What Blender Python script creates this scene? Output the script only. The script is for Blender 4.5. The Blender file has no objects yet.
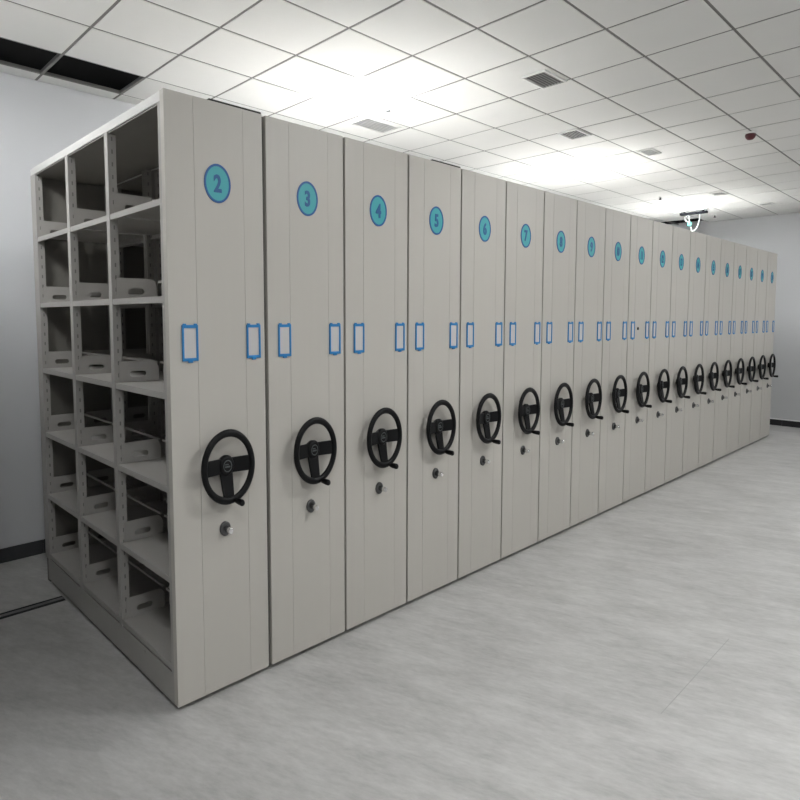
import bpy, bmesh, math, random
from mathutils import Matrix, Vector
random.seed(4)
SC = bpy.context.scene
COL = SC.collection

# ------------------------------------------------------------------ camera
CAM_POS = Vector((-0.6838, -2.150, 1.4941))
YAW, PITCH, ROLL, FPX, PX, PY = 0.7775, -0.0728, 0.0018, 613.5, 393.9, 363.0
d = Vector((math.sin(YAW) * math.cos(PITCH), math.cos(YAW) * math.cos(PITCH), math.sin(PITCH)))
r = Vector((math.cos(YAW), -math.sin(YAW), 0)); u = r.cross(d)
cr, sr = math.cos(ROLL), math.sin(ROLL)
r, u = r * cr + u * sr, u * cr - r * sr
cam = bpy.data.cameras.new('camera')
cam.sensor_fit = 'HORIZONTAL'; cam.sensor_width = 36.0
cam.lens = FPX / 800 * 36.0
cam.shift_x = (400 - PX) / 800; cam.shift_y = -(400 - PY) / 800
cam.clip_start = 0.02
camo = bpy.data.objects.new('camera', cam); COL.objects.link(camo)
M = Matrix((r, u, -d)).transposed().to_4x4(); M.translation = CAM_POS
camo.matrix_world = M
SC.camera = camo

# ------------------------------------------------------------------ world, exposure
w = bpy.data.worlds.new('world'); SC.world = w; w.use_nodes = True
w.node_tree.nodes['Background'].inputs[0].default_value = (0.02, 0.02, 0.022, 1)
w.node_tree.nodes['Background'].inputs[1].default_value = 0.3
SC.view_settings.view_transform = 'Standard'; SC.view_settings.look = 'None'
SC.view_settings.gamma = 1; SC.view_settings.use_curve_mapping = False
SC.view_settings.exposure = 1.10
LAMP_STRENGTH = 26.0

# ------------------------------------------------------------------ helpers
def new_mat(name, rgb, rough=0.5, metal=0.0, noise=0.0, scale=(8, 8, 8), bump=0.0, spec=0.5):
    m = bpy.data.materials.new(name); m.use_nodes = True
    nt = m.node_tree; b = nt.nodes['Principled BSDF']
    b.inputs['Base Color'].default_value = (*rgb, 1)
    b.inputs['Roughness'].default_value = rough
    b.inputs['Metallic'].default_value = metal
    b.inputs['Specular IOR Level'].default_value = spec
    tc = nt.nodes.new('ShaderNodeTexCoord'); mp = nt.nodes.new('ShaderNodeMapping')
    mp.inputs['Scale'].default_value = scale
    nz = nt.nodes.new('ShaderNodeTexNoise'); nz.inputs['Scale'].default_value = 1.0
    nz.inputs['Detail'].default_value = 4
    nt.links.new(tc.outputs['Object'], mp.inputs[0]); nt.links.new(mp.outputs[0], nz.inputs['Vector'])
    if noise:
        rp = nt.nodes.new('ShaderNodeValToRGB')
        rp.color_ramp.elements[0].position = 0.3; rp.color_ramp.elements[1].position = 0.7
        rp.color_ramp.elements[0].color = (*[c * (1 - noise) for c in rgb], 1)
        rp.color_ramp.elements[1].color = (*[min(1, c * (1 + noise)) for c in rgb], 1)
        nt.links.new(nz.outputs['Fac'], rp.inputs[0]); nt.links.new(rp.outputs[0], b.inputs['Base Color'])
    if bump:
        bp = nt.nodes.new('ShaderNodeBump'); bp.inputs['Strength'].default_value = bump
        bp.inputs['Distance'].default_value = 0.002
        nt.links.new(nz.outputs['Fac'], bp.inputs['Height']); nt.links.new(bp.outputs[0], b.inputs['Normal'])
    return m

def emit_mat(name, rgb, s):
    m = bpy.data.materials.new(name); m.use_nodes = True
    nt = m.node_tree; nt.nodes.clear()
    e = nt.nodes.new('ShaderNodeEmission'); o = nt.nodes.new('ShaderNodeOutputMaterial')
    e.inputs[0].default_value = (*rgb, 1); e.inputs[1].default_value = s
    nt.links.new(e.outputs[0], o.inputs[0])
    return m

def box(bm, x0, x1, y0, y1, z0, z1, bev=0.0, mi=0):
    ret = bmesh.ops.create_cube(bm, size=1.0)
    vs = ret['verts']
    for v in vs:
        v.co = Vector((x0 + (v.co.x + .5) * (x1 - x0), y0 + (v.co.y + .5) * (y1 - y0), z0 + (v.co.z + .5) * (z1 - z0)))
    fs = {f for v in vs for f in v.link_faces}
    for f in fs: f.material_index = mi
    if bev:
        es = list({e for v in vs for e in v.link_edges})
        bmesh.ops.bevel(bm, geom=es, offset=bev, segments=2, profile=0.5, affect='EDGES', clamp_overlap=True, material=-1)

def ring_tube(bm, centre, ax, az, rad_y, rad, nseg=48, nt=10, mi=0):
    """torus in the xz plane, elliptical: ax, az semi axes"""
    rows = []
    for i in range(nseg):
        a = 2 * math.pi * i / nseg
        row = []
        for j in range(nt):
            b = 2 * math.pi * j / nt
            rr = math.cos(b) * rad
            row.append(bm.verts.new((centre[0] + math.cos(a) * (ax + rr * .78), centre[1] + math.sin(b) * rad_y, centre[2] + math.sin(a) * (az + rr))))
        rows.append(row)
    for i in range(nseg):
        A, B = rows[i], rows[(i + 1) % nseg]
        for j in range(nt):
            f = bm.faces.new((A[j], B[j], B[(j + 1) % nt], A[(j + 1) % nt])); f.smooth = True; f.material_index = mi

def lathe_y(bm, prof, cx, cz, sx=.78, n=28, mi=0, cap=True):
    """profile list of (radius, y); revolve about the y axis, x squeezed by sx"""
    rows = []
    for rad, y in prof:
        rows.append([bm.verts.new((cx + sx * rad * math.cos(2 * math.pi * k / n), y, cz + rad * math.sin(2 * math.pi * k / n))) for k in range(n)])
    for A, B in zip(rows, rows[1:]):
        for k in range(n):
            f = bm.faces.new((A[k], A[(k + 1) % n], B[(k + 1) % n], B[k])); f.material_index = mi; f.smooth = True
    if cap:
        for R in (rows[0], rows[-1]):
            try:
                f = bm.faces.new(R); f.material_index = mi
            except ValueError: pass

def lathe_z(bm, prof, cx, cy, n=24, mi=0):
    rows = []
    for rad, z in prof:
        rows.append([bm.verts.new((cx + rad * math.cos(2 * math.pi * k / n), cy + rad * math.sin(2 * math.pi * k / n), z)) for k in range(n)])
    for A, B in zip(rows, rows[1:]):
        for k in range(n):
            f = bm.faces.new((A[k], A[(k + 1) % n], B[(k + 1) % n], B[k])); f.material_index = mi; f.smooth = True
    for R in (rows[0], rows[-1]):
        f = bm.faces.new(R); f.material_index = mi

def tube(bm, pts, rad, n=8, mi=0):
    pts = [Vector(p) for p in pts]; rows = []
    for i, p in enumerate(pts):
        t = (pts[min(i + 1, len(pts) - 1)] - pts[max(i - 1, 0)]).normalized()
        a = t.cross(Vector((0, 0, 1)))
        if a.length < 1e-3: a = t.cross(Vector((0, 1, 0)))
        a.normalize(); b = t.cross(a)
        rows.append([bm.verts.new(p + a * rad * math.cos(2 * math.pi * k / n) + b * rad * math.sin(2 * math.pi * k / n)) for k in range(n)])
    for A, B in zip(rows, rows[1:]):
        for k in range(n):
            f = bm.faces.new((A[k], A[(k + 1) % n], B[(k + 1) % n], B[k])); f.smooth = True; f.material_index = mi
    bm.faces.new(rows[0]); bm.faces.new(rows[-1])

def mesh(name, bm, mats):
    bmesh.ops.recalc_face_normals(bm, faces=bm.faces)
    me = bpy.data.meshes.new(name); bm.to_mesh(me); bm.free()
    for m in (mats if isinstance(mats, (list, tuple)) else [mats]): me.materials.append(m)
    return me

def obj(name, data, mats=None, parent=None, loc=(0, 0, 0)):
    if isinstance(data, bmesh.types.BMesh): data = mesh(name, data, mats)
    o = bpy.data.objects.new(name, data); COL.objects.link(o)
    o.location = loc
    if parent: o.parent = parent
    return o

def outline_mesh(name, loops, depth, mats, bev=0.0):
    """filled 2D outline (with holes) in the xz plane, thickness along y; returns a mesh"""
    c = bpy.data.curves.new(name, 'CURVE'); c.dimensions = '2D'; c.fill_mode = 'BOTH'; c.extrude = depth / 2; c.bevel_depth = bev
    for lp in loops:
        s = c.splines.new('POLY'); s.points.add(len(lp) - 1); s.use_cyclic_u = True
        for p, (x, z) in zip(s.points, lp): p.co = (x, z, 0, 1)
    return curve_to_mesh(name, c, mats)

def curve_to_mesh(name, c, mats):
    o = bpy.data.objects.new(name, c); COL.objects.link(o)
    dg = bpy.context.evaluated_depsgraph_get(); dg.update()
    me = bpy.data.meshes.new_from_object(o.evaluated_get(dg)); me.name = name
    bpy.data.objects.remove(o); bpy.data.curves.remove(c)
    me.transform(Matrix.Rotation(math.pi / 2, 4, 'X'))
    me.materials.clear()
    for m in (mats if isinstance(mats, (list, tuple)) else [mats]): me.materials.append(m)
    return me

def text_mesh(name, txt, size, sx, mat, bold=0.003):
    c = bpy.data.curves.new(name, 'FONT'); c.body = txt; c.size = size; c.align_x = 'CENTER'; c.align_y = 'CENTER'
    c.extrude = 0.0012; c.offset = bold; c.resolution_u = 4; c.space_character = 0.92
    me = curve_to_mesh(name, c, mat)
    xs = [v.co.x for v in me.vertices]; zs = [v.co.z for v in me.vertices]
    cx, cz = (min(xs) + max(xs)) / 2, (min(zs) + max(zs)) / 2
    for v in me.vertices: v.co.x = (v.co.x - cx) * sx; v.co.z -= cz
    return me

def tag(o, label, cat, group=None):
    o['label'] = label; o['category'] = cat
    if group: o['group'] = group
    return o
def struct(o):
    o['kind'] = 'structure'; return o
def empty(name, loc, label, cat, group=None):
    o = bpy.data.objects.new(name, None); COL.objects.link(o); o.location = loc
    o.empty_display_size = 0.1
    return tag(o, label, cat, group)

# ------------------------------------------------------------------ materials
paint = new_mat('grey_beige_enamel', (0.50, 0.478, 0.435), 0.42, noise=0.008, scale=(30, 30, 1.5), spec=0.35)
frame_paint = new_mat('light_grey_enamel', (0.385, 0.372, 0.35), 0.42, noise=0.02, scale=(12, 12, 12), spec=0.35)
top_paint = new_mat('bounce_white_enamel_top', (0.64, 0.63, 0.61), 0.45, noise=0.02, scale=(12, 12, 12), spec=0.35)  # paler than the frame enamel so the tops bounce light onto the ceiling
shade_paint = new_mat('shaded_enamel', (0.20, 0.19, 0.17), 0.5, noise=0.04, scale=(6, 6, 6))  # darkened enamel, paints in the shade inside the shelves
slot_dark = new_mat('slot_shadow_black', (0.02, 0.02, 0.02), 0.8)
slot_grey = new_mat('punched_slot_grey', (0.20, 0.195, 0.185), 0.8)
black_plastic = new_mat('black_plastic', (0.004, 0.004, 0.0045), 0.42, noise=0.1, scale=(60, 60, 60), spec=0.22)
rubber = new_mat('black_rubber', (0.025, 0.023, 0.021), 0.7)
chrome = new_mat('chrome', (0.75, 0.75, 0.75), 0.18, metal=1.0)
gunmetal = new_mat('dark_chrome', (0.12, 0.12, 0.12), 0.3, metal=0.8)
emblem_m = new_mat('emblem_silver', (0.10, 0.11, 0.11), 0.4, metal=0.4)
teal = new_mat('teal_sticker', (0.045, 0.36, 0.40), 0.45)
navy = new_mat('blue_sticker', (0.012, 0.10, 0.30), 0.45)
numeral_m = new_mat('numeral_blue', (0.011, 0.105, 0.27), 0.45)
blue_frame = new_mat('blue_plastic', (0.02, 0.20, 0.48), 0.4)
card_m = new_mat('grey_card', (0.56, 0.545, 0.53), 0.5, spec=0.3)
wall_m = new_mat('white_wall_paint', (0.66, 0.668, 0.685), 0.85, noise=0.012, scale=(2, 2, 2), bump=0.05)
wall_right_m = new_mat('dimmed_wall_paint', (0.50, 0.505, 0.51), 0.85, noise=0.012, scale=(2, 2, 2), bump=0.05)  # wall paint darkened to offset the strong light on the right wall
base_m = new_mat('charcoal_skirting_tile', (0.045, 0.047, 0.05), 0.5, noise=0.1, scale=(5, 5, 5))
tile_m = new_mat('white_mineral_tile', (0.78, 0.775, 0.755), 0.9, noise=0.012, scale=(3, 3, 3))
tee_m = new_mat('grey_ceiling_tee', (0.19, 0.186, 0.175), 0.6)
white_metal = new_mat('white_enamel', (0.8, 0.8, 0.78), 0.4)
louver_m = new_mat('grey_louver', (0.42, 0.42, 0.41), 0.5)
louver_pale = new_mat('pale_louver', (0.75, 0.75, 0.74), 0.5)
duct_m = new_mat('dark_duct', (0.22, 0.22, 0.22), 0.7)
duct_pale = new_mat('pale_duct', (0.5, 0.5, 0.5), 0.7)
plenum_m = new_mat('plenum_shade_black', (0.012, 0.012, 0.012), 0.9)  # near-black colour stands in for the unlit space above the tiles
red_m = new_mat('red_plastic', (0.085, 0.010, 0.014), 0.4)
cable_m = new_mat('white_cable', (0.22, 0.235, 0.23), 0.5)
teal_cable = new_mat('mint_connector', (0.05, 0.20, 0.17), 0.5)
bar_m = new_mat('slate_metal', (0.012, 0.013, 0.016), 0.9, spec=0.1)
rail_m = new_mat('steel_rail', (0.23, 0.23, 0.225), 0.4, metal=0.6)
lamp_m = emit_mat('led_diffuser', (0.97, 0.985, 0.99), LAMP_STRENGTH)

def floor_material():
    m = bpy.data.materials.new('streaked_grey_vinyl'); m.use_nodes = True
    nt = m.node_tree; b = nt.nodes['Principled BSDF']; L = nt.links.new
    tc = nt.nodes.new('ShaderNodeTexCoord')
    def noise(sc, detail, rot=0.0, rough=0.6):
        r0 = nt.nodes.new('ShaderNodeMapping'); r0.inputs['Rotation'].default_value = (0, 0, rot)
        mp = nt.nodes.new('ShaderNodeMapping'); mp.inputs['Scale'].default_value = sc; L(tc.outputs['Object'], r0.inputs[0])
        n = nt.nodes.new('ShaderNodeTexNoise'); n.inputs['Scale'].default_value = 1; n.inputs['Detail'].default_value = detail
        n.inputs['Roughness'].default_value = rough
        L(r0.outputs[0], mp.inputs[0]); L(mp.outputs[0], n.inputs['Vector']); return n.outputs['Fac']
    a = noise((11, 3.2, 1), 6, math.radians(-20), 0.68); c = noise((55, 16, 1), 4, math.radians(-20), 0.7); e = noise((2.2, 2.2, 1), 4)
    def mix(f1, f2, w):
        n = nt.nodes.new('ShaderNodeMix'); n.data_type = 'FLOAT'; n.inputs[0].default_value = w
        L(f1, n.inputs[2]); L(f2, n.inputs[3]); return n.outputs[0]
    v = mix(mix(a, c, 0.4), e, 0.3)
    rp = nt.nodes.new('ShaderNodeValToRGB')
    rp.color_ramp.elements[0].position = 0.39; rp.color_ramp.elements[0].color = (0.375, 0.37, 0.36, 1)
    rp.color_ramp.elements[1].position = 0.61; rp.color_ramp.elements[1].color = (0.555, 0.548, 0.535, 1)
    L(v, rp.inputs[0]); L(rp.outputs[0], b.inputs['Base Color'])
    b.inputs['Roughness'].default_value = 0.42; b.inputs['Specular IOR Level'].default_value = 0.4
    return m
floor_m = floor_material()

# ------------------------------------------------------------------ room
CZ = 2.934                      # ceiling height
XL, XR, YF, YB = -3.2, 9.16, -6.2, 2.13
T = 0.12
bm = bmesh.new(); box(bm, XL - T, XR + T, YF - T, YB + T, -0.12, 0.0)
struct(obj('floor', bm, floor_m))
bm = bmesh.new()                # plank joint in the vinyl
box(bm, 1.60, 2.38, -1.279, -1.276, -0.001, 0.0006)
struct(obj('trim_1', bm, new_mat('floor_seam', (0.36, 0.36, 0.35), 0.6)))
for nm, a in (('wall_back', (XL - T, XR + T, YB, YB + T)), ('wall_front', (XL - T, XR + T, YF - T, YF)),
              ('wall_left', (XL - T, XL, YF, YB)), ('wall_right', (XR, XR + T, YF, YB))):
    bm = bmesh.new(); box(bm, *a, 0, CZ + 0.03)
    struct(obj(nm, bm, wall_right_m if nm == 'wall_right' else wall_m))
bm = bmesh.new()
x = XL
while x < XR - 0.02:            # skirting tiles with fine joints
    box(bm, x + 0.001, min(x + 0.45, XR - 0.011) - 0.001, YB - 0.011, YB, 0, 0.088, bev=0.002); x += 0.45
struct(obj('baseboard_back', bm, base_m))
bm = bmesh.new()
y = YF
while y < YB - 0.02:
    box(bm, XR - 0.011, XR, y + 0.001, min(y + 0.45, YB - 0.011) - 0.001, 0, 0.085, bev=0.002); y += 0.45
struct(obj('baseboard_right', bm, new_mat('black_skirting_tile', (0.014, 0.014, 0.015), 0.6)))
bm = bmesh.new(); box(bm, XR - 0.016, XR, YF + 0.02, YB - 0.02, 0.0852, 0.097, bev=0.002)  # white strip paints in the highlight along the skirting top
struct(obj('trim_highlight', bm, white_metal))

# ceiling: lay-in tiles on a grid of tees
GX0, GXS, GY0, GYS = 1.377, 0.458, -0.180, 0.448
def gx(n): return GX0 + GXS * n
def gy(n): return GY0 + GYS * n
LAMPS = [(1, 2), (7, 2), (13, 2), (-5, 2), (1, -4), (7, -4), (13, -4), (-5, -5), (1, -10)]      # grid cells holding a lamp; the last is an added fill light
HOLES = [(-2, 4), (-3, 4), (-4, 4), (16, 3), (16, 4)]                                # cells with the tile taken out
bm = bmesh.new(); tee = bmesh.new()
nx0, nx1 = math.floor((XL - GX0) / GXS), math.floor((XR - GX0) / GXS)
ny0, ny1 = math.floor((YF - GY0) / GYS), math.floor((YB - GY0) / GYS)
g = 0.0075
for i in range(nx0, nx1 + 1):
    for j in range(ny0, ny1 + 1):
        if (i, j) in LAMPS or (i, j) in HOLES: continue
        x0, x1 = max(gx(i), XL), min(gx(i + 1), XR); y0, y1 = max(gy(j), YF), min(gy(j + 1), YB)
        if x1 - x0 < 0.02 or y1 - y0 < 0.02: continue
        if j == ny1: y0, y1 = y0 - 0.06, YB       # border row by the back wall
        dz = random.uniform(-0.0008, 0.0008)
        yy0 = y0 + g if j != ny1 else y0 + g
        box(bm, x0 + g, x1 - g, yy0, y1 - (g if j != ny1 - 1 else g + 0.06), CZ + dz, CZ + 0.014, bev=0.0015)
struct(obj('ceiling', bm, tile_m))
for i in range(nx0, nx1 + 2):
    x = gx(i)
    if XL < x < XR: box(tee, x - 0.008, x + 0.008, YF, YB, CZ + 0.0025, CZ + 0.022)
for j in range(ny0, ny1 + 1):
    y = gy(j) if j != ny1 else gy(j) - 0.06
    if YF < y < YB: box(tee, XL, XR, y - 0.008, y + 0.008, CZ + 0.003, CZ + 0.0215)
struct(obj('trim_3', tee, tee_m))
bm = bmesh.new(); box(bm, XL - T, XR + T, YF - T, YB + T, CZ + 1.30, CZ + 1.35)
for a in ((XL - T, XR + T, YB, YB + T), (XL - T, XR + T, YF - T, YF), (XL - T, XL, YF, YB), (XR, XR + T, YF, YB)): box(bm, *a, CZ + 0.031, CZ + 1.30)
struct(obj('trim_4', bm, plenum_m))

# ------------------------------------------------------------------ shelving unit
P = 0.413            # pitch of the row
W = 0.401            # width of one unit
H = 2.30
DEP = 1.665
X2 = 0.298           # left edge of unit 2
LEV = [0.174, 0.517, 0.864, 1.217, 1.573, 1.926]
POSTS = [(0.031, 0.050), (0.537, 0.572), (1.045, 1.083), (1.583, 1.6645)]
BAYS = [(0.050, 0.537), (0.572, 1.045), (1.083, 1.583)]
PD = 0.034

def post_mesh(y0, y1):
    bm = bmesh.new(); t = 0.004
    box(bm, 0, t, y0, y1, 0.14, 2.262)                         # outer strip
    box(bm, t, PD, y0, y0 + t, 0.14, 2.2545)                    # perforated web facing the front
    box(bm, t, PD, min(y1, 1.62) - t, min(y1, 1.62), 0.14, 2.2545)
    z = 0.20
    while z < 2.23:
        box(bm, 0.015, 0.021, y0 - 0.0004, y0 + 0.001, z, z + 0.017, mi=1)
        if y1 < 1.6: box(bm, 0.015, 0.021, y1 - 0.001, y1 + 0.0004, z, z + 0.017, mi=1)
        z += 0.052
    return mesh('post', bm, [frame_paint, slot_grey])

def shelf_mesh(y0, y1):
    bm = bmesh.new(); t = 0.004
    box(bm, 0.002, W - 0.002, y0 + .001, y1 - .001, -t, 0, bev=0.0012)
    for a, b in ((0.002, 0.006), (W - 0.006, W - 0.002)): box(bm, a, b, y0 + .001, y1 - .001, -0.024, -t)
    for a, b in ((0.006, 0.016), (W - 0.016, W - 0.006)): box(bm, a, b, y0 + .001, y1 - .001, -0.024, -0.021)
    return mesh('shelf', bm, frame_paint)

def guard_mesh():
    x0, x1, h = 0.0, 0.172, 0.090
    out = [(x0, 0), (x1, 0), (x1, h * .55)]
    for k in range(7):
        a = k / 6 * math.pi / 2; out.append((x1 - 0.03 + 0.03 * math.cos(a), h - 0.04 + 0.04 * math.sin(a)))
    for k in range(7):
        a = math.pi / 2 + k / 6 * math.pi / 2; out.append((x0 + 0.008 + 0.008 * math.cos(a), h - 0.008 + 0.008 * math.sin(a)))
    hole = []; hx0, hx1, hz, hr = 0.044, 0.116, 0.034, 0.0125
    for k in range(9):
        a = math.pi / 2 - k / 8 * math.pi; hole.append((hx1 - hr + hr * math.cos(a), hz + hr * math.sin(a)))
    for k in range(9):
        a = -math.pi / 2 - k / 8 * math.pi; hole.append((hx0 + hr + hr * math.cos(a), hz + hr * math.sin(a)))
    return outline_mesh('side_guard', [out, hole], 0.003, frame_paint)

post_meshes = [post_mesh(*p) for p in POSTS]
shelf_meshes = [shelf_mesh(*b) for b in BAYS]
guard_me = guard_mesh()
bar_meshes = []
for (a, b) in BAYS:
    bm = bmesh.new(); box(bm, 0.197, 0.205, a + .001, b - .001, 0.074, 0.085, bev=0.002); bar_meshes.append(mesh('stop_bar', bm, frame_paint))

def panel_mesh():
    bm = bmesh.new()
    S1, S2 = 0.110, 0.314
    box(bm, 0, W, 0.004, 0.030, 0.024, H - 0.001)
    box(bm, 0, S1 - .0002, 0.0005, 0.006, 0.023, H, bev=0.0009)
    box(bm, S1 + .0002, S2 - .0004, 0.0, 0.006, 0.023, H, bev=0.0009)
    box(bm, S2 + .0004, W, 0.0005, 0.006, 0.023, H, bev=0.0009)
    return mesh('front_panel', bm, paint)
panel_me = panel_mesh()

CX = P / 2 - 0.006 + 0.002
DISC_Z, WZ, LZ = 2.000, 0.922, 0.668

def disc_loop(a, b, n=40): return [(a * math.cos(2 * math.pi * k / n), b * math.sin(2 * math.pi * k / n)) for k in range(n)]
disc_me = outline_mesh('number_disc', [disc_loop(0.049, 0.066)], 0.002, teal)
ring_me = outline_mesh('border', [disc_loop(0.0545, 0.0725), disc_loop(0.0475, 0.0640)], 0.003, navy)

def build_label(parent, x0):
    w_, h_ = 0.063, 0.134
    z0 = 1.334
    bm = bmesh.new()
    tl, tt = 0.0075, 0.0115
    box(bm, 0, tl, -0.006, 0, 0, h_, bev=0.001); box(bm, w_ - tl, w_, -0.006, 0, 0, h_, bev=0.001)
    box(bm, tl, w_ - tl, -0.006, 0, 0, tt, bev=0.001); box(bm, tl, w_ - tl, -0.006, 0, h_ - tt, h_, bev=0.001)
    box(bm, w_ * .36, w_ * .64, -0.0065, 0, -0.006, tt, bev=0.001)              # finger tab
    for sx in (0.004, w_ - 0.016): box(bm, sx, sx + 0.012, -0.0065, 0, h_ - 0.002, h_ + 0.005, bev=0.001)
    o = obj('label_holder', bm, blue_frame, parent, (x0, 0, z0)); o['label'] = 'blue label frame'
    bm = bmesh.new(); box(bm, tl - 0.001, w_ - tl + 0.001, -0.002, 0, tt - .001, h_ - tt + .001)
    c = obj('label_card', bm, card_m, o); c['label'] = 'blank pale card'

def build_wheel(parent):
    bm = bmesh.new()
    ring_tube(bm, (0, -0.047, 0), 0.1020, 0.1320, 0.0115, 0.0150)
    rim = obj('hand_wheel', bm, black_plastic, parent, (CX, 0, WZ)); rim['label'] = 'black three-spoke hand wheel'
    def spoke(pts0, pts1):       # tapered flat bar from hub (pts0) to rim (pts1)
        bm = bmesh.new()
        vs = [bm.verts.new(p) for p in pts0 + pts1]
        for q in ((0, 1, 2, 3), (7, 6, 5, 4), (0, 4, 5, 1), (1, 5, 6, 2), (2, 6, 7, 3), (3, 7, 4, 0)): bm.faces.new([vs[k] for k in q])
        bmesh.ops.bevel(bm, geom=list(bm.edges), offset=0.002, segments=2, affect='EDGES', profile=.5)
        obj('spoke', bm, black_plastic, rim)
    def sec_x(x, y0, y1, z0, z1): return [(x, y0, z0), (x, y0, z1), (x, y1, z1), (x, y1, z0)]
    def sec_z(z, y0, y1, x0, x1): return [(x0, y0, z), (x1, y0, z), (x1, y1, z), (x0, y1, z)]
    spoke(sec_x(0.012, -0.028, -0.016, -0.028, 0.030), sec_x(0.106, -0.052, -0.043, -0.027, 0.034))
    spoke(sec_x(-0.012, -0.028, -0.016, -0.028, 0.030), sec_x(-0.106, -0.052, -0.043, -0.027, 0.034))
    spoke(sec_z(-0.012, -0.028, -0.016, -0.027, 0.027), sec_z(-0.134, -0.052, -0.043, -0.021, 0.021))
    bm = bmesh.new()
    lathe_y(bm, [(0.030, 0.0), (0.030, -0.012), (0.024, -0.0125), (0.024, -0.014), (0.040, -0.015), (0.042, -0.030), (0.036, -0.036), (0.030, -0.038)], 0, 0.002)
    obj('hub', bm, black_plastic, rim)
    bm = bmesh.new()
    ring_tube(bm, (0, -0.039, 0.002), 0.017, 0.022, 0.001, 0.0022, 24, 6)
    box(bm, -0.011, 0.011, -0.0395, -0.037, -0.004, 0.002); box(bm, -0.011, 0.004, -0.0395, -0.037, 0.006, 0.010)
    e = obj('emblem', bm, emblem_m, rim); e['label'] = 'small silver emblem'
    bm = bmesh.new()
    hx, hz = 0.022, -0.133
    lathe_y(bm, [(0.008, -0.045), (0.008, -0.062), (0.0105, -0.064), (0.0125, -0.082), (0.0135, -0.104), (0.011, -0.110), (0.006, -0.112)], hx, hz, n=16)
    obj('handle', bm, black_plastic, rim)

def build_lock(parent):
    bm = bmesh.new()
    lathe_y(bm, [(0.029, 0.0), (0.029, -0.008), (0.022, -0.011), (0.018, -0.007)], 0, 0, n=20)
    k = obj('lock', bm, gunmetal, parent, (CX + 0.004, 0, LZ)); k['label'] = 'round lock with dark collar'
    bm = bmesh.new()
    lathe_y(bm, [(0.0125, -0.004), (0.0130, -0.046), (0.0105, -0.050)], 0.001, 0, n=16)
    c = obj('key_barrel', bm, chrome, k); c['label'] = 'chrome key barrel'

def build_unit(name_no):
    root = empty('mobile_shelving_unit', (X2, 0, 0), '', 'shelving unit')
    obj('front_panel', panel_me, None, root)
    dk = obj('number_disc', disc_me, None, root, (CX, -0.0006, DISC_Z)); dk['label'] = 'teal disc with blue numeral'
    rg = obj('border', ring_me, None, dk, (0, -0.001, 0)); rg['label'] = 'dark blue ring'
    nm = obj('numeral', text_mesh('numeral', str(name_no), 0.088, 0.72, numeral_m), None, dk, (0, -0.0018, 0))
    build_label(root, 0.047); build_label(root, 0.316)
    build_wheel(root); build_lock(root)
    bm = bmesh.new(); box(bm, 0.001, W - 0.001, 0.031, DEP, 2.262, H - 0.002, bev=0.002)
    obj('top_panel', bm, top_paint, root)
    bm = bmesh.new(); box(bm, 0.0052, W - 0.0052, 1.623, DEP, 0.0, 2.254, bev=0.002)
    obj('end_panel', bm, shade_paint, root)  # dark colour stands in for shade in the back bay
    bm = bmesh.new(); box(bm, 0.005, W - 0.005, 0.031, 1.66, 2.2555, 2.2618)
    obj('roof_shade_sheet', bm, shade_paint, root)  # dark sheet added as painted shade under the top panel
    for a, b in ((0.002, 0.006), (W - 0.006, W - 0.002)):
        bm = bmesh.new(); box(bm, a, b, 0.031, 1.622, 0.020, 0.141)
        for yy in (0.30, 0.85, 1.40): lathe = box(bm, a - 0.002, b + 0.002, yy, yy + .006, 0.120, 0.128)
        obj('kick_plate', bm, frame_paint, root)
    bm = bmesh.new(); box(bm, W + 0.0005, P - 0.0005, 0.014, 0.029, 0.02, H - 0.004)
    box(bm, W - 0.0005, P - 0.0005, 0.029, 1.660, 2.266, 2.282); box(bm, W + 0.0005, P - 0.0005, 1.640, 1.660, 0.01, 2.266)  # unseen top and back strips, added to block light between units
    obj('rubber_seal', bm, rubber, root)['label'] = 'black rubber buffer strip with added light-blocking strips'
    return root

def build_interior(root):
    for me in post_meshes:
        obj('post', me, None, root)
        o = obj('post', me, None, root, (W, 0, 0)); o.scale = (-1, 1, 1)
    for me, br in zip(shelf_meshes, bar_meshes):
        for z in LEV:
            obj('shelf', me, None, root, (0, 0, z)); obj('stop_bar', br, None, root, (0, 0, z))
    for (y0, y1) in POSTS[1:]:
        for z in LEV:
            obj('side_guard', guard_me, None, root, (0.018, y0 - 0.004, z + 0.0005))
            obj('side_guard', guard_me, None, root, (W - 0.018 - 0.172, y0 - 0.004, z + 0.0005))

ORD = {2: 'open shelves on its left side, nearest in the row', 3: 'second in the row', 4: 'third in the row', 5: 'fourth in the row'}
NTH = ['first', 'second', 'third', 'fourth', 'fifth', 'sixth', 'seventh', 'eighth', 'ninth', 'tenth', 'eleventh', 'twelfth', 'thirteenth',
       'fourteenth', 'fifteenth', 'sixteenth', 'seventeenth', 'eighteenth', 'nineteenth']
GROUP = 'mobile shelving units standing in the row'
proto = build_unit(2)      # placed at its own spot further down
def copy_unit(no, x, interior_src=None):
    c = proto.copy(); COL.objects.link(c); c.location = (x, 0, 0)
    src = list(proto.children) if interior_src is None else list(interior_src.children)
    for ch in src:
        k = ch.copy(); COL.objects.link(k); k.parent = c
        for gch in list(ch.children):
            q = gch.copy(); COL.objects.link(q); q.parent = k
            if gch.name.startswith('numeral'):
                q.data = text_mesh('numeral', str(no), 0.088, 0.72 if no < 10 else 0.56, numeral_m)
    return c
units = {2: proto}
bare = [no for no in range(5, 21)]
for no in bare: units[no] = copy_unit(no, X2 + P * (no - 2))
build_interior(proto)
for no in (3, 4): units[no] = copy_unit(no, X2 + P * (no - 2), proto)
units[1] = copy_unit(1, -0.335 - W, proto)
proto.location.x -= 0.005
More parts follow.
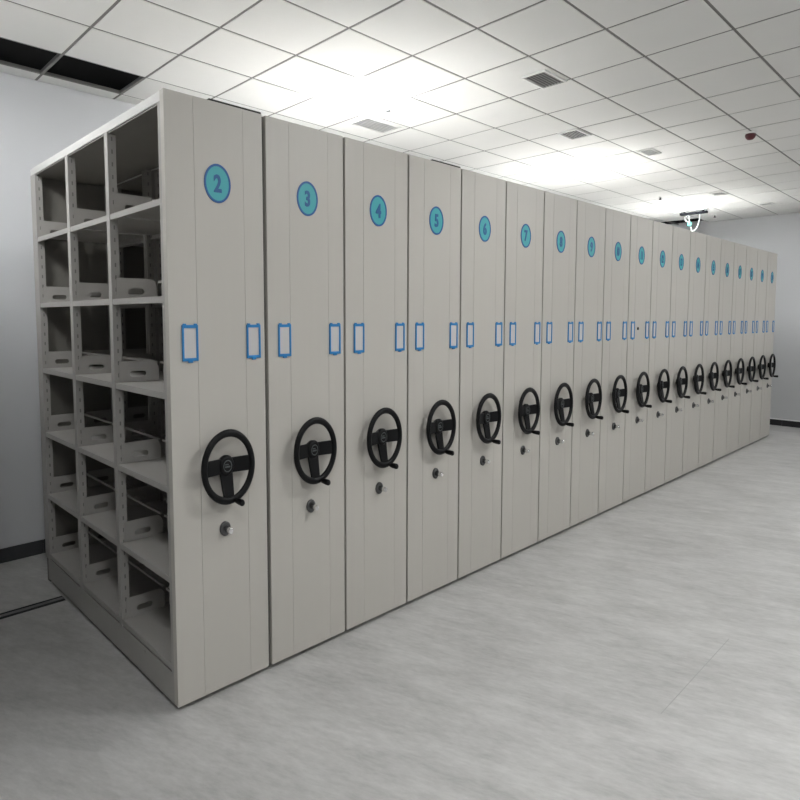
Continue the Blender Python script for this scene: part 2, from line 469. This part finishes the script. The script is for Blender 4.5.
for no, o in units.items():
    if no == 1: lab = 'grey shelving unit marked 1, across the aisle from the open shelves'
    elif no == 2: lab = 'grey shelving unit marked 2 with open shelves along its left side'
    elif no == 20: lab = 'grey shelving unit marked 20, last in the row by the far wall'
    else: lab = 'grey closed shelving unit marked %d, %s from the left in the row' % (no, NTH[no - 2])
    tag(o, lab, 'shelving unit', GROUP)
bm = bmesh.new(); box(bm, W - 0.006, W, 0.031, 1.622, 0.142, 2.261)  # unseen panel added to block light entering the end of the row
obj('light_block_panel', bm, frame_paint, units[20])
for ch in list(units[20].children):
    if ch.name.startswith('rubber_seal'): bpy.data.objects.remove(ch)
# black dust strips on the tops of two units, over the gap to the next one
for no in (2, 5):
    bm = bmesh.new(); box(bm, W - 0.225, W, 0.004, 0.040, H - 0.001, H + 0.009, bev=0.002)
    o = obj('dust_strip', bm, rubber, units[no]); o['label'] = 'black dust strip along the top edge'
# small dark keyhole between the two labels of unit 11
bm = bmesh.new(); lathe_y(bm, [(0.012, 0.0), (0.012, -0.006), (0.007, -0.008)], 0, 0, n=16)
obj('keyhole', bm, black_plastic, units[11], (CX - 0.03, 0, 1.415))['label'] = 'small dark keyhole'

# ------------------------------------------------------------------ floor rail in the aisle
rl = empty('floor_rail', (-1.2, 1.35, 0), 'steel rail set in the dark aisle floor, running under the open shelves', 'rail')
bm = bmesh.new(); box(bm, -1.8, 1.49, -0.012, 0.012, 0.0003, 0.004, bev=0.001); obj('rail_head', bm, rail_m, rl)
for s in (-1, 1):
    bm = bmesh.new(); box(bm, -1.8, 1.49, s * 0.024 - 0.011, s * 0.024 + 0.011, 0.0003, 0.0015); obj('groove', bm, slot_dark, rl)['label'] = 'dark groove beside the rail'

# ------------------------------------------------------------------ ceiling fittings
def lamp(cell, label):
    i, j = cell
    cx, cy = gx(i) + GXS / 2, gy(j) + GYS / 2
    t = empty('ceiling_light', (cx, cy, CZ), label, 'ceiling light', 'square panel lights in the ceiling')
    hx, hy = GXS / 2 - 0.005, GYS / 2 - 0.005
    bm = bmesh.new(); f = 0.012
    box(bm, -hx, hx, -hy, -hy + f, -0.002, 0.02); box(bm, -hx, hx, hy - f, hy, -0.002, 0.02)
    box(bm, -hx, -hx + f, -hy + f, hy - f, -0.002, 0.02); box(bm, hx - f, hx, -hy + f, hy - f, -0.002, 0.02)
    obj('frame', bm, white_metal, t)
    bm = bmesh.new(); box(bm, -hx + f, hx - f, -hy + f, hy - f, -0.026, 0.012, bev=0.004)  # dropped below the ceiling so its glowing sides brighten the tiles around it
    obj('diffuser', bm, lamp_m, t)['label'] = 'glowing white diffuser'
    return t
lamp((1, 2), 'glowing ceiling panel light above the shelving units marked 5 to 7')
lamp((7, 2), 'glowing ceiling panel light above the middle of the row')
lamp((13, 2), 'glowing ceiling panel light by the hanging white cable at the far end')
lamp((-5, 2), 'ceiling panel light above the unit across the aisle')
lamp((1, -4), 'ceiling panel light over the open floor, nearest the first units')
lamp((7, -4), 'ceiling panel light over the open floor, middle of its row')
lamp((13, -4), 'ceiling panel light over the open floor, nearest the far wall')
lamp((-5, -5), 'ceiling panel light over the open floor, in front of the units marked 1 and 2')
lamp((1, -10), 'added fill panel light over the open floor, farthest from the shelving')  # unseen fill light, added to even the brightness along the panels

def vent(x0, x1, y0, y1, label, lm, n=7, rim=white_metal, fw=0.012, dark=False):
    cx, cy = (x0 + x1) / 2, (y0 + y1) / 2; hx, hy = (x1 - x0) / 2, (y1 - y0) / 2
    t = empty('air_vent', (cx, cy, CZ), label, 'vent', 'air vents in the ceiling')
    bm = bmesh.new()
    for a in ((-hx, hx, -hy, -hy + fw), (-hx, hx, hy - fw, hy), (-hx, -hx + fw, -hy + fw, hy - fw), (hx - fw, hx, -hy + fw, hy - fw)):
        box(bm, *a, -0.012, 0.0, bev=0.002)
    obj('frame', bm, rim, t)
    bm = bmesh.new(); box(bm, -hx + fw, hx - fw, -hy + fw, hy - fw, -0.0025, -0.0015); obj('backing', bm, duct_pale if lm is louver_pale and not dark else duct_m, t)
    for k in range(n):
        yy = -hy + fw + (2 * hy - 2 * fw) * (k + .5) / n
        s = (2 * hy - 2 * fw) / n * 0.36
        bm = bmesh.new(); box(bm, -hx + fw, hx - fw, -s, s, -0.0012, 0.0012)
        bmesh.ops.rotate(bm, verts=bm.verts, cent=(0, 0, 0), matrix=Matrix.Rotation(math.radians(25), 3, 'X'))
        obj('louver', bm, lm, t, (0, yy, -0.007))
vent(2.505, 2.752, -0.152, 0.014, 'dark grey louvred ceiling vent with white rim, nearest the camera', louver_m)
vent(3.650, 3.872, 0.275, 0.446, 'half pale louvred ceiling vent, second from the camera along the ceiling', louver_pale, dark=True)
vent(4.575, 4.785, 0.100, 0.224, 'grey louvred ceiling vent farther back, on the line towards the red alarm', louver_pale)
vent(2.335, 2.680, 1.190, 1.400, 'pale ceiling vent beside the glowing light nearest the shelving', louver_pale)
vent(6.900, 7.090, 0.270, 0.420, 'pale ceiling vent near the hanging white cable', louver_pale)
vent(8.020, 8.200, 0.070, 0.210, 'faint pale ceiling vent farthest back near the far wall', louver_pale)

def sprinkler(x, y, label):
    t = empty('sprinkler', (x, y, CZ), label, 'sprinkler', 'sprinkler heads in the ceiling')
    bm = bmesh.new(); lathe_z(bm, [(0.026, 0.0), (0.026, -0.004), (0.018, -0.009)], 0, 0); obj('collar', bm, white_metal, t)
    bm = bmesh.new(); lathe_z(bm, [(0.008, -0.008), (0.008, -0.028), (0.018, -0.030), (0.018, -0.034), (0.004, -0.038)], 0, 0, 12); obj('nozzle', bm, gunmetal, t)
sprinkler(2.30, 0.94, 'small sprinkler head at the edge of the glowing light nearest the shelving')
sprinkler(6.75, 0.907, 'small sprinkler head before the farthest glowing light')
sprinkler(8.56, 0.889, 'small dark sprinkler head just right of the hanging cable')

t = empty('fire_alarm', (4.70, -0.615, CZ), 'dark red fire alarm under the ceiling grid on the right', 'alarm')
bm = bmesh.new(); lathe_z(bm, [(0.042, 0.0), (0.042, -0.008), (0.037, -0.012)], 0, 0); obj('base', bm, white_metal, t)
bm = bmesh.new(); lathe_z(bm, [(0.036, -0.012), (0.038, -0.026), (0.031, -0.042), (0.020, -0.053), (0.008, -0.056)], 0, 0); obj('housing', bm, red_m, t)['label'] = 'dark red housing'

# dark bar with loops of white cable hanging from the ceiling
t = empty('hanging_cable', (7.97, 0.93, CZ), 'loop of white cable hanging from a dark bar at the ceiling', 'cable')
bm = bmesh.new(); box(bm, -0.03, 0.03, -0.14, 0.20, -0.054, -0.026, bev=0.003); box(bm, -0.01, 0.01, -0.10, -0.08, -0.031, 0.0); box(bm, -0.01, 0.01, 0.14, 0.16, -0.031, 0.0); obj('mounting_bar', bm, bar_m, t)['label'] = 'dark slate mounting bar'
bm = bmesh.new()
pts = []
for k in range(25):
    a = k / 24; yy = 0.10 - 0.15 * a
    zz = -0.050 - 0.225 * (1 - abs(2 * a - 1) ** 2.4)
    pts.append((0.02 * math.sin(a * 9), yy, zz))
tube(bm, pts, 0.009); obj('cable_loop', bm, cable_m, t)
bm = bmesh.new()
pts = [(0.01, 0.075 + 0.07 * math.sin(math.pi * k / 12) ** 1.0, -0.050 - 0.11 * k / 12) for k in range(13)]
tube(bm, pts, 0.009); obj('cable_tail', bm, cable_m, t)
bm = bmesh.new(); box(bm, -0.015, 0.025, 0.055, 0.105, -0.205, -0.150, bev=0.006); obj('connector', bm, teal_cable, t)['label'] = 'mint connector'
